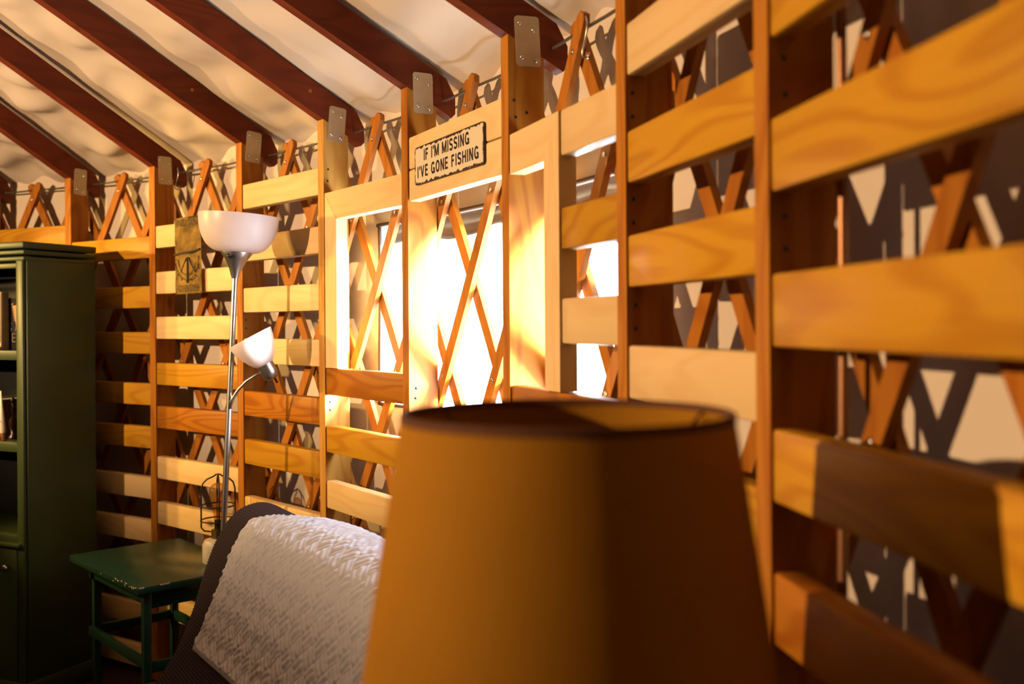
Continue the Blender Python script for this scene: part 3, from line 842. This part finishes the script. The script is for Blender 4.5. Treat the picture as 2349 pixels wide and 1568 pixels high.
for y in (0.045, tl-0.05): tpart('stretcher', (tw/2, y, 0.330), (tw-0.10, 0.016, 0.034))
tpart('stretcher', (0.060, tl/2, 0.330), (0.016, tl-0.10, 0.034)); tpart('stretcher', (tw-0.046, tl/2, 0.330), (0.016, tl-0.10, 0.034))
# chipped paint flakes along the near edge
chip = plain('bare_wood_chips', (0.75, 0.62, 0.50), rough=0.7)
for i in range(14):
    y = tl*(0.02 + 0.5*random.random()**1.6); w = 0.004+0.012*random.random()
    obj('paint_chip', box_bm((-0.0002, y, 0.598-0.012*random.random()**2), (0.0012, w, 0.003+0.003*random.random()), 0.0004), chip, tb)
for i in range(4):
    obj('paint_chip', box_bm((0.01+0.10*random.random(), -0.0002, 0.5975), (0.008+0.012*random.random(), 0.0012, 0.004), 0.0004), chip, tb)

# ------------------------------------------------------------------ cage lamp on the table
cl = empty('cage_lamp', Vector((-1.012, 3.415, 0.6)))
tag(cl, 'small cage lamp with amber bulb and white base on the green table', 'lamp')
cl.rotation_euler = (0, 0, radians(20))
bm = bmesh.new(); add_lathe(bm, [(0.050, 0.0), (0.053, 0.004), (0.053, 0.062), (0.046, 0.078), (0.022, 0.083)], 40); obj('base', bm, M['ceramic'], cl, smooth=True, angle=50)
bm = bmesh.new(); add_lathe(bm, [(0.023, 0.082), (0.023, 0.112), (0.019, 0.114)], 32); obj('socket_collar', bm, M['brass'], cl, smooth=True, angle=40)
bm = bmesh.new(); add_lathe(bm, [(0.013, 0.112), (0.013, 0.142), (0.015, 0.144)], 24); obj('bulb_cap', bm, M['wire'], cl, smooth=True, angle=40)
bm = bmesh.new(); add_lathe(bm, [(0.013, 0.142), (0.016, 0.165), (0.024, 0.205), (0.030, 0.232), (0.030, 0.248), (0.022, 0.264), (0.008, 0.272), (0.001, 0.273)], 32); obj('bulb', bm, M['amber'], cl, smooth=True)
bm = bmesh.new()
for i in range(4):
    t = i*pi/2
    pts = [(0.024, 0.106), (0.046, 0.110), (0.056, 0.122), (0.056, 0.250), (0.050, 0.272), (0.036, 0.286), (0.016, 0.294), (0.004, 0.302)]
    add_tube(bm, [(r*cos(t), r*sin(t), z) for r, z in pts], 0.0027, 8)
for z in (0.145, 0.195):
    add_tube(bm, [(0.0575*cos(a*pi/18), 0.0575*sin(a*pi/18), z) for a in range(37)], 0.0027, 8)
obj('wire_cage', bm, M['wire'], cl, smooth=True)
bm = bmesh.new(); add_tube(bm, [(0.004*sin(a*1.9), 0.004*cos(a*1.9), 0.150+0.008*a) for a in range(11)], 0.0007, 6); obj('filament', bm, M['brass'], cl)

# ------------------------------------------------------------------ torchiere floor lamp
FL = Vector((-0.972, 3.20, 0))
fl = empty('floor_lamp', FL)
tag(fl, 'silver floor lamp with big frosted bowl and a small side shade', 'lamp')
top = Vector((0.085, 0.0, 1.600))
def along(z): return Vector((top.x*z/1.6, 0, z))
bm = bmesh.new(); add_lathe(bm, [(0.120, 0.0), (0.122, 0.008), (0.115, 0.018), (0.040, 0.026), (0.020, 0.040)], 48); obj('base', bm, M['silver'], fl, smooth=True, angle=50)
bm = bmesh.new(); add_tube(bm, [along(0.02), along(0.60), along(0.61), along(1.08), along(1.09), along(1.575)], [0.0105, 0.0105, 0.0095, 0.0095, 0.0090, 0.0090], 20); obj('pole', bm, M['silver'], fl, smooth=True, angle=60)
tilt = Matrix.Translation(along(1.565)) @ Matrix.Rotation(radians(4.0), 4, 'Y')
bm = bmesh.new(); add_lathe(bm, [(0.011, -0.004), (0.012, 0.0), (0.020, 0.026), (0.034, 0.056), (0.050, 0.078), (0.050, 0.082)], 40, M=tilt)
cup = obj('cup', bm, M['silver'], fl, smooth=True, angle=60)
bm = bmesh.new(); add_lathe(bm, [(0.004, 0), (0.0045, 0.003), (0.0035, 0.014), (0.005, 0.020)], 12)
obj('switch', bm, M['screw'], cup, tilt @ Matrix.Translation((-0.010, -0.036, 0.062)) @ Matrix.Rotation(radians(75), 4, 'X'), smooth=True)
def bowl(bm, R0, h, r0, Mx, th=0.0025, n=16, top_flat=0.0):
    prof = []
    for i in range(n+1):
        f = i/n
        a = f*pi/2
        r = r0 + (R0-r0)*sin(a)**0.85; z = h*(1-cos(a)**1.0)
        prof.append((r, z))
    inner = [(max(r-th, 0.002), z+(th if i < n else 0)) for i, (r, z) in enumerate(prof)]
    add_lathe(bm, prof + [(R0, h+0.001)] + list(reversed(inner)), 56, M=Mx, cap0=True, cap1=True)
bm = bmesh.new(); bowl(bm, 0.126, 0.118, 0.046, tilt @ Matrix.Translation((0, 0, 0.080)))
obj('lamp_bowl', bm, M['frost'], fl, smooth=True, angle=60)
# side arm and small shade
jy = -0.004
arm0 = along(1.145) + Vector((0.004, -0.008, 0))
ARM = [(0.0, 0, 0.0), (0.010, -0.004, 0.030), (0.030, -0.008, 0.060), (0.058, -0.012, 0.088), (0.088, -0.015, 0.106), (0.118, -0.016, 0.116)]
bm = bmesh.new(); add_tube(bm, [arm0 + Vector(p) for p in ARM], 0.0052, 12); obj('gooseneck_arm', bm, M['silver'], fl, smooth=True)
sock = arm0 + Vector((0.142, -0.016, 0.098))
axis = Vector((-0.46, -0.10, 0.88)).normalized()
q = Vector((0, 0, 1)).rotation_difference(axis).to_matrix().to_4x4()
sm_ = Matrix.Translation(sock) @ q
bm = bmesh.new(); add_lathe(bm, [(0.012, -0.004), (0.020, 0.0), (0.0245, 0.008), (0.0265, 0.020), (0.0265, 0.050)], 32, M=sm_); so = obj('socket', bm, M['silver'], fl, smooth=True, angle=50)
bm = bmesh.new(); add_lathe(bm, [(0.003, -0.022), (0.004, -0.018), (0.003, 0.0)], 12, M=sm_ @ Matrix.Translation((0.006, 0, 0))); obj('switch', bm, M['screw'], so, smooth=True)
bm = bmesh.new()
prof = [(0.026, 0.048), (0.034, 0.056), (0.046, 0.072), (0.058, 0.094), (0.067, 0.118), (0.0735, 0.146)]
add_lathe(bm, prof + [(0.0725, 0.147)] + [(r-0.002, z+0.001) for r, z in reversed(prof[:-1])], 48, M=sm_)
obj('small_shade', bm, M['frost'], fl, smooth=True, angle=60)

# ------------------------------------------------------------------ sofa and throw
SF = Vector((-0.770, 2.970, 0)); sd = Vector((0.56, -0.83, 0)).normalized(); sn_ = Vector((-sd.y*-1, 0, 0))
sn_ = Vector((-0.83, -0.56, 0)).normalized()
sofa = empty('sofa', SF)
sofa.matrix_world = frame(SF, sd, sn_)
tag(sofa, 'dark purple ribbed corduroy sofa with a slanted back along the wall', 'sofa')
SL = 1.36
KP = [(-0.075, 0.30), (-0.085, 0.55), (-0.080, 0.76), (-0.062, 0.845), (-0.025, 0.882), (0.030, 0.884), (0.082, 0.856), (0.126, 0.790), (0.162, 0.700), (0.200, 0.595), (0.260, 0.480), (0.330, 0.400), (0.40, 0.372)]
def catmull(kp, per):
    out = []
    n = len(kp)
    for i in range(n-1):
        p0 = kp[max(i-1, 0)]; p1 = kp[i]; p2 = kp[i+1]; p3 = kp[min(i+2, n-1)]
        for s in range(per):
            t = s/per
            out.append(tuple(0.5*((2*p1[c]) + (-p0[c]+p2[c])*t + (2*p0[c]-5*p1[c]+4*p2[c]-p3[c])*t*t + (-p0[c]+3*p1[c]-3*p2[c]+p3[c])*t**3) for c in (0, 1)))
    out.append(kp[-1]); return out
dense = catmull(KP, 40)
def resample(pts, step):
    out = [pts[0]]; acc = 0; total = [0]
    for a, b in zip(pts[:-1], pts[1:]): total.append(total[-1]+math.dist(a, b))
    n = int(total[-1]/step); j = 0
    for i in range(1, n+1):
        s = i*total[-1]/n
        while j < len(total)-2 and total[j+1] < s: j += 1
        f = (s-total[j])/max(1e-9, total[j+1]-total[j])
        out.append(tuple(pts[j][c]+(pts[j+1][c]-pts[j][c])*f for c in (0, 1)))
    return out, total[-1]
prof, plen = resample(dense, 0.00125)
def normal2(pr, i):
    a = pr[max(i-1, 0)]; b = pr[min(i+1, len(pr)-1)]
    tx, tz = b[0]-a[0], b[1]-a[1]; l = math.hypot(tx, tz) or 1
    return (-tz/l*-1*-1, tx/l)        # left of travel = outwards
RIB = 0.0085
bm = bmesh.new(); V = []
nx = 40
for ix in range(nx+1):
    x = SL*ix/nx
    # end caps round over
    e = min(x, SL-x); er = max(0.0, 1-e/0.05); shrink = 0.022*er*er
    col = []
    for i, (p, z) in enumerate(prof):
        n = normal2(prof, i)
        s = i*0.00125
        rib = 0.0026*abs(sin(pi*(s + 0.010*noise.noise(Vector((x*2.2, s*1.5, 2))))/RIB))
        lump = 0.012*noise.noise(Vector((x*3.1, s*3.0, 0.5)))
        d = rib + lump - shrink
        col.append(bm.verts.new((x, p+n[0]*d, z+n[1]*d)))
    V.append(col)
for ix in range(nx):
    for i in range(len(prof)-1): bm.faces.new((V[ix][i], V[ix+1][i], V[ix+1][i+1], V[ix][i+1]))
for col in (V[0], V[-1]):
    bm.faces.new(col if col is V[0] else list(reversed(col)))
obj('backrest', bm, M['sofa'], sofa, smooth=True)
# seat
bm = bmesh.new(); V = []
sk = catmull([(0.17, 0.18), (0.17, 0.36), (0.24, 0.415), (0.45, 0.420), (0.78, 0.415), (0.86, 0.385), (0.88, 0.33), (0.88, 0.20)], 60)
sp, _ = resample(sk, 0.0022)
for ix in range(nx+1):
    x = SL*ix/nx; e = min(x, SL-x); er = max(0.0, 1-e/0.05)
    col = []
    for i, (p, z) in enumerate(sp):
        n = normal2(sp, i); d = 0.0016*abs(sin(pi*i*0.0022/RIB)) - 0.02*er*er + 0.008*noise.noise(Vector((x*3, i*0.006, 3)))
        col.append(bm.verts.new((x, p+n[0]*d, z+n[1]*d)))
    V.append(col)
for ix in range(nx):
    for i in range(len(sp)-1): bm.faces.new((V[ix][i], V[ix+1][i], V[ix+1][i+1], V[ix][i+1]))
bm.faces.new(V[0]); bm.faces.new(list(reversed(V[-1])))
obj('seat_cushion', bm, M['sofa'], sofa, smooth=True)
obj('base_frame', box_bm((SL/2, 0.39, 0.20), (SL-0.03, 0.92, 0.20), 0.02, 3), M['sofa'], sofa, smooth=True, angle=40)
for x in (0.06, SL-0.06):
    for y in (-0.02, 0.80):
        obj('leg', box_bm((x, y, 0.05), (0.05, 0.05, 0.10), 0.006, 2), M['shade_trim'], sofa)

# throw: thick matelasse cloth over the back
def quilt(u, v):
    """raised basket-like pattern, u along the sofa, v down the back"""
    c = 0.046
    uu = (u+v)*0.7071 + 0.006*noise.noise(Vector((u*22, v*22, 0))); vv = (u-v)*0.7071 + 0.006*noise.noise(Vector((u*22, v*22, 8)))
    i, j = math.floor(uu/c), math.floor(vv/c)
    fu, fv = uu/c-i, vv/c-j
    a = fu if (i+j) % 2 == 0 else fv
    b_ = fv if (i+j) % 2 == 0 else fu
    ridge = abs(sin(pi*a*2.5))**0.7
    edge = min(1.0, 7*min(b_, 1-b_))*min(1.0, 8*min(a, 1-a))
    return 0.0062*ridge*edge + 0.0028*noise.noise(Vector((u*60, v*60, 3)))
tk = [p for p in dense]
i0 = min(range(len(dense)), key=lambda i: math.dist(dense[i], (-0.084, 0.66)))
i1 = min(range(len(dense)), key=lambda i: math.dist(dense[i], (0.232, 0.535)))
tp, tlen = resample(dense[i0:i1+1], 0.0030)
bm = bmesh.new(); V = []
T0, T1 = 0.205, 1.30; ntx = 330
for ix in range(ntx+1):
    f = ix/ntx; col = []
    for i, (p, z) in enumerate(tp):
        s = i*0.0030
        x = T0 + (T1-T0)*f + 0.010*noise.noise(Vector((s*9, 3, 0)))*(1-f) - 0.02*(1-f)*(s/tlen) + (1-f)*0.36*max(0.0, min(1.0, (0.075-p)/0.11))
        n = normal2(tp, i)
        e = min(f*(T1-T0), tlen-s); hem = min(1.0, e/0.012)
        d = 0.0165 + 0.012*noise.noise(Vector((x*3.1, (s+0.19)*3.0, 0.5))) + (quilt(x, s) if e > 0.014 else 0.001)*hem - 0.006*(1-hem)
        # gentle bottom sway
        col.append(bm.verts.new((x, p+n[0]*d, z+n[1]*d - 0.012*(1-f)*0)))
    V.append(col)
for ix in range(ntx):
    for i in range(len(tp)-1): bm.faces.new((V[ix][i], V[ix+1][i], V[ix+1][i+1], V[ix][i+1]))
# a turned-in edge gives the cloth its thickness
nv = len(tp)
def rim(line):
    prev = None
    for v_, n in line:
        w = bm.verts.new(v_.co - Vector((0, n[0], n[1]))*0.010)
        if prev: bm.faces.new((prev[0], v_, w, prev[1]))
        prev = (v_, w)
rim([(V[0][i], normal2(tp, i)) for i in range(nv)])
rim([(V[-1][i], normal2(tp, i)) for i in range(nv)])
rim([(V[ix][-1], normal2(tp, nv-1)) for ix in range(ntx+1)])
th = obj('throw_blanket', bm, M['throw'], smooth=True, M=frame(SF, sd, sn_))
tag(th, 'white quilted throw blanket draped over the sofa back', 'blanket')

# ------------------------------------------------------------------ near table lamp
LC = Vector((0.0488, 0.902, 0))
tl_ = empty('table_lamp', LC + Vector((0, 0, 0.66)))
tag(tl_, 'large tan fabric lampshade lamp, blurred in the foreground', 'lamp')
zr = 1.3295-0.66; hh = 0.27
def shade_r(z): return 0.149 + (zr-z)*0.155
bm = bmesh.new()
pr = [(shade_r(zr-hh*i/12), zr-hh*i/12) for i in range(13)]
pin = [(r-0.003, z) for r, z in reversed(pr)]
add_lathe(bm, pr + pin, 96, cap0=False, cap1=False)
# close the rims
bmesh.ops.bridge_loops(bm, edges=[e for e in bm.edges if e.is_boundary])
shd = obj('lamp_shade', bm, M['shade_tan'], tl_, smooth=True, angle=50)
for z in (zr-0.003, zr-hh+0.003):
    r = shade_r(z); bm = bmesh.new()
    add_lathe(bm, [(r+0.0003, z-0.004), (r+0.0012, z-0.003), (r+0.0012, z+0.003), (r-0.001, z+0.0042), (r-0.0035, z+0.003), (r-0.0035, z-0.003)], 96, cap0=False, cap1=False)
    obj('shade_trim', bm, M['shade_trim'], shd, smooth=True)
bm = bmesh.new()
for i in range(3):
    t = i*2*pi/3+0.4
    add_tube(bm, [(0.010*cos(t), 0.010*sin(t), zr-0.035), (0.12*cos(t), 0.12*sin(t), zr-0.03), (0.145*cos(t), 0.145*sin(t), zr-0.006)], 0.0016, 8)
add_lathe(bm, [(0.011, zr-0.039), (0.013, zr-0.035), (0.011, zr-0.031)], 20)
obj('shade_spider', bm, M['wire'], tl_, smooth=True)
bm = bmesh.new(); add_lathe(bm, [(0.075, 0), (0.078, 0.012), (0.035, 0.03), (0.05, 0.08), (0.082, 0.16), (0.088, 0.22), (0.070, 0.29), (0.028, 0.345), (0.020, 0.37)], 48); obj('lamp_base', bm, plain('lamp_base_glaze', (0.14, 0.07, 0.03), rough=0.3), tl_, smooth=True)
bm = bmesh.new(); add_lathe(bm, [(0.012, 0.368), (0.012, 0.46), (0.018, 0.465), (0.018, 0.53), (0.008, 0.54), (0.004, zr-0.03)], 24); obj('lamp_stem', bm, M['brass'], tl_, smooth=True, angle=50)
et = empty('end_table', LC)
tag(et, 'small round end table below the foreground lamp', 'table')
bm = bmesh.new(); add_lathe(bm, [(0.19, 0.632), (0.20, 0.640), (0.20, 0.655), (0.195, 0.6595)], 56); obj('table_top', bm, M['dark_green'], et, smooth=True, angle=40)
bm = bmesh.new(); add_lathe(bm, [(0.025, 0.02), (0.022, 0.3), (0.03, 0.633)], 24); obj('pedestal', bm, M['dark_green'], et, smooth=True, angle=50)
bm = bmesh.new(); add_lathe(bm, [(0.16, 0.0), (0.16, 0.015), (0.04, 0.03)], 48); obj('foot', bm, M['dark_green'], et, smooth=True, angle=40)

# ------------------------------------------------------------------ pipe behind the near stud
a7 = ANG[7]
pb = stud_M(7)
bm = bmesh.new()
pts = [(0.058 + 0.012*sin((z-0.9)*2.3), 0.0815, z) for z in lin(0.004, 1.98, 40)]
add_tube(bm, pts, 0.0062, 12)
pp = obj('copper_pipe', bm, M['copper'], M=pb, smooth=True)
tag(pp, 'thin copper coloured pipe standing beside the stud right of the lampshade', 'pipe')
bm = bmesh.new(); zc = 1.372; add_lathe(bm, [(0.007, 0), (0.012, 0.004), (0.012, 0.014), (0.007, 0.018)], 16)
obj('pipe_coupling', bm, M['copper'], pp, Matrix.Translation((0.058 + 0.012*sin((zc-0.9)*2.3), 0.0815, zc-0.2)), smooth=True)

# ------------------------------------------------------------------ unseen dish added under the middle lamp to shade the sofa
pen = empty('added_lamp_dish', (-3.95, 0.35, 1.98))
tag(pen, 'added bronze dish out of view, shading the sofa from the middle lamp', 'lamp')
bm = bmesh.new(); add_lathe(bm, [(0.03, 0.0), (0.20, 0.012), (0.30, 0.030), (0.298, 0.034), (0.20, 0.018), (0.03, 0.006)], 64); obj('dish', bm, M['shade_trim'], pen, smooth=True, angle=40)
bm = bmesh.new(); add_tube(bm, [(0.30*cos(a), 0.30*sin(a), 0.030) for a in lin(0, 0.001, 1)] + [(0, 0, 0.62), ], 0.003, 8)
for t in (2.094, 4.189): add_tube(bm, [(0.30*cos(t), 0.30*sin(t), 0.030), (0, 0, 0.62)], 0.003, 8)
add_tube(bm, [(0, 0, 0.60), (0, 0, ZC+PITCH*(R-0.215)-1.98)], 0.006, 10)
obj('hanger', bm, M['wire'], pen)

# ------------------------------------------------------------------ light
def point(name, loc, watts, col, rad):
    l = bpy.data.lights.new(name, 'POINT'); l.energy = watts; l.color = col; l.shadow_soft_size = rad
    o = bpy.data.objects.new(name, l); o.location = loc
    return link(o)
point('pendant_lamp_light', (-3.95, 0.35, 2.10), 1180, (1.0, 0.64, 0.34), 0.03)
def spot(name, loc, aim, watts, col, size, blend, rad):
    l = bpy.data.lights.new(name, 'SPOT'); l.energy = watts; l.color = col; l.shadow_soft_size = rad
    l.spot_size = radians(size); l.spot_blend = blend
    o = bpy.data.objects.new(name, l); o.location = loc
    o.rotation_euler = (Vector(aim)-Vector(loc)).to_track_quat('-Z', 'Y').to_euler()
    return link(o)
for ly in (3.24, 2.98):
    spot('wall_lamp_light', (-3.55, ly, 1.90), (-3.55+2.5*cos(radians(17)), ly+2.5*sin(radians(17)), 1.90-0.62), 165, (1.0, 0.60, 0.17), 50, 0.30, 0.035)
spot('uplight_lamp_light', (-3.5, 2.6, 1.0), (-3.0, 2.4, 2.5), 210, (1.0, 0.66, 0.38), 125, 0.5, 0.06)
sl_ = bpy.data.lights.new('low_sun', 'SUN'); sl_.energy = 72.0; sl_.color = (1.0, 0.96, 0.90); sl_.angle = radians(18)
so_ = bpy.data.objects.new('low_sun', sl_); link(so_)
sv = -(tangent(60)*0.60 + radial(60)*0.80 + Vector((0, 0, 0.13)))
so_.rotation_euler = sv.to_track_quat('-Z', 'Y').to_euler()
so_.location = P(62, R+3, 2.5)

w = bpy.data.worlds.new('sky'); SC.world = w; w.use_nodes = True
bg = w.node_tree.nodes['Background']; bg.inputs[0].default_value = (0.88, 0.94, 1.0, 1); bg.inputs[1].default_value = 32.0
pl = bpy.data.lights.new('window_portal', 'AREA'); pl.shape = 'RECTANGLE'; pl.size = 1.36; pl.size_y = 0.62
pl.cycles.is_portal = True
po = bpy.data.objects.new('window_portal', pl); link(po)
wc = P((W0+W1)/2, RW+0.05, (WZ0+WZ1)/2)
rd = radial((W0+W1)/2)
po.matrix_world = Matrix((tangent((W0+W1)/2), Vector((0, 0, 1)), rd)).transposed().to_4x4()
po.location = wc

# ------------------------------------------------------------------ camera
cam = bpy.data.cameras.new('camera'); co = bpy.data.objects.new('camera', cam); link(co)
cam.sensor_width = 36.0; cam.lens = 2284.0/2349*36; cam.sensor_fit = 'HORIZONTAL'
cam.shift_y = -42.0/2349
cam.clip_start = 0.02
co.location = (0, 0, CAMH)
co.rotation_euler = (radians(90), 0.007, 0)
cam.dof.use_dof = True; cam.dof.focus_distance = 2.75; cam.dof.aperture_fstop = 2.8
SC.camera = co
SC.view_settings.view_transform = 'Standard'; SC.view_settings.look = 'None'
SC.view_settings.exposure = 0.0; SC.view_settings.gamma = 1.0; SC.view_settings.use_curve_mapping = False
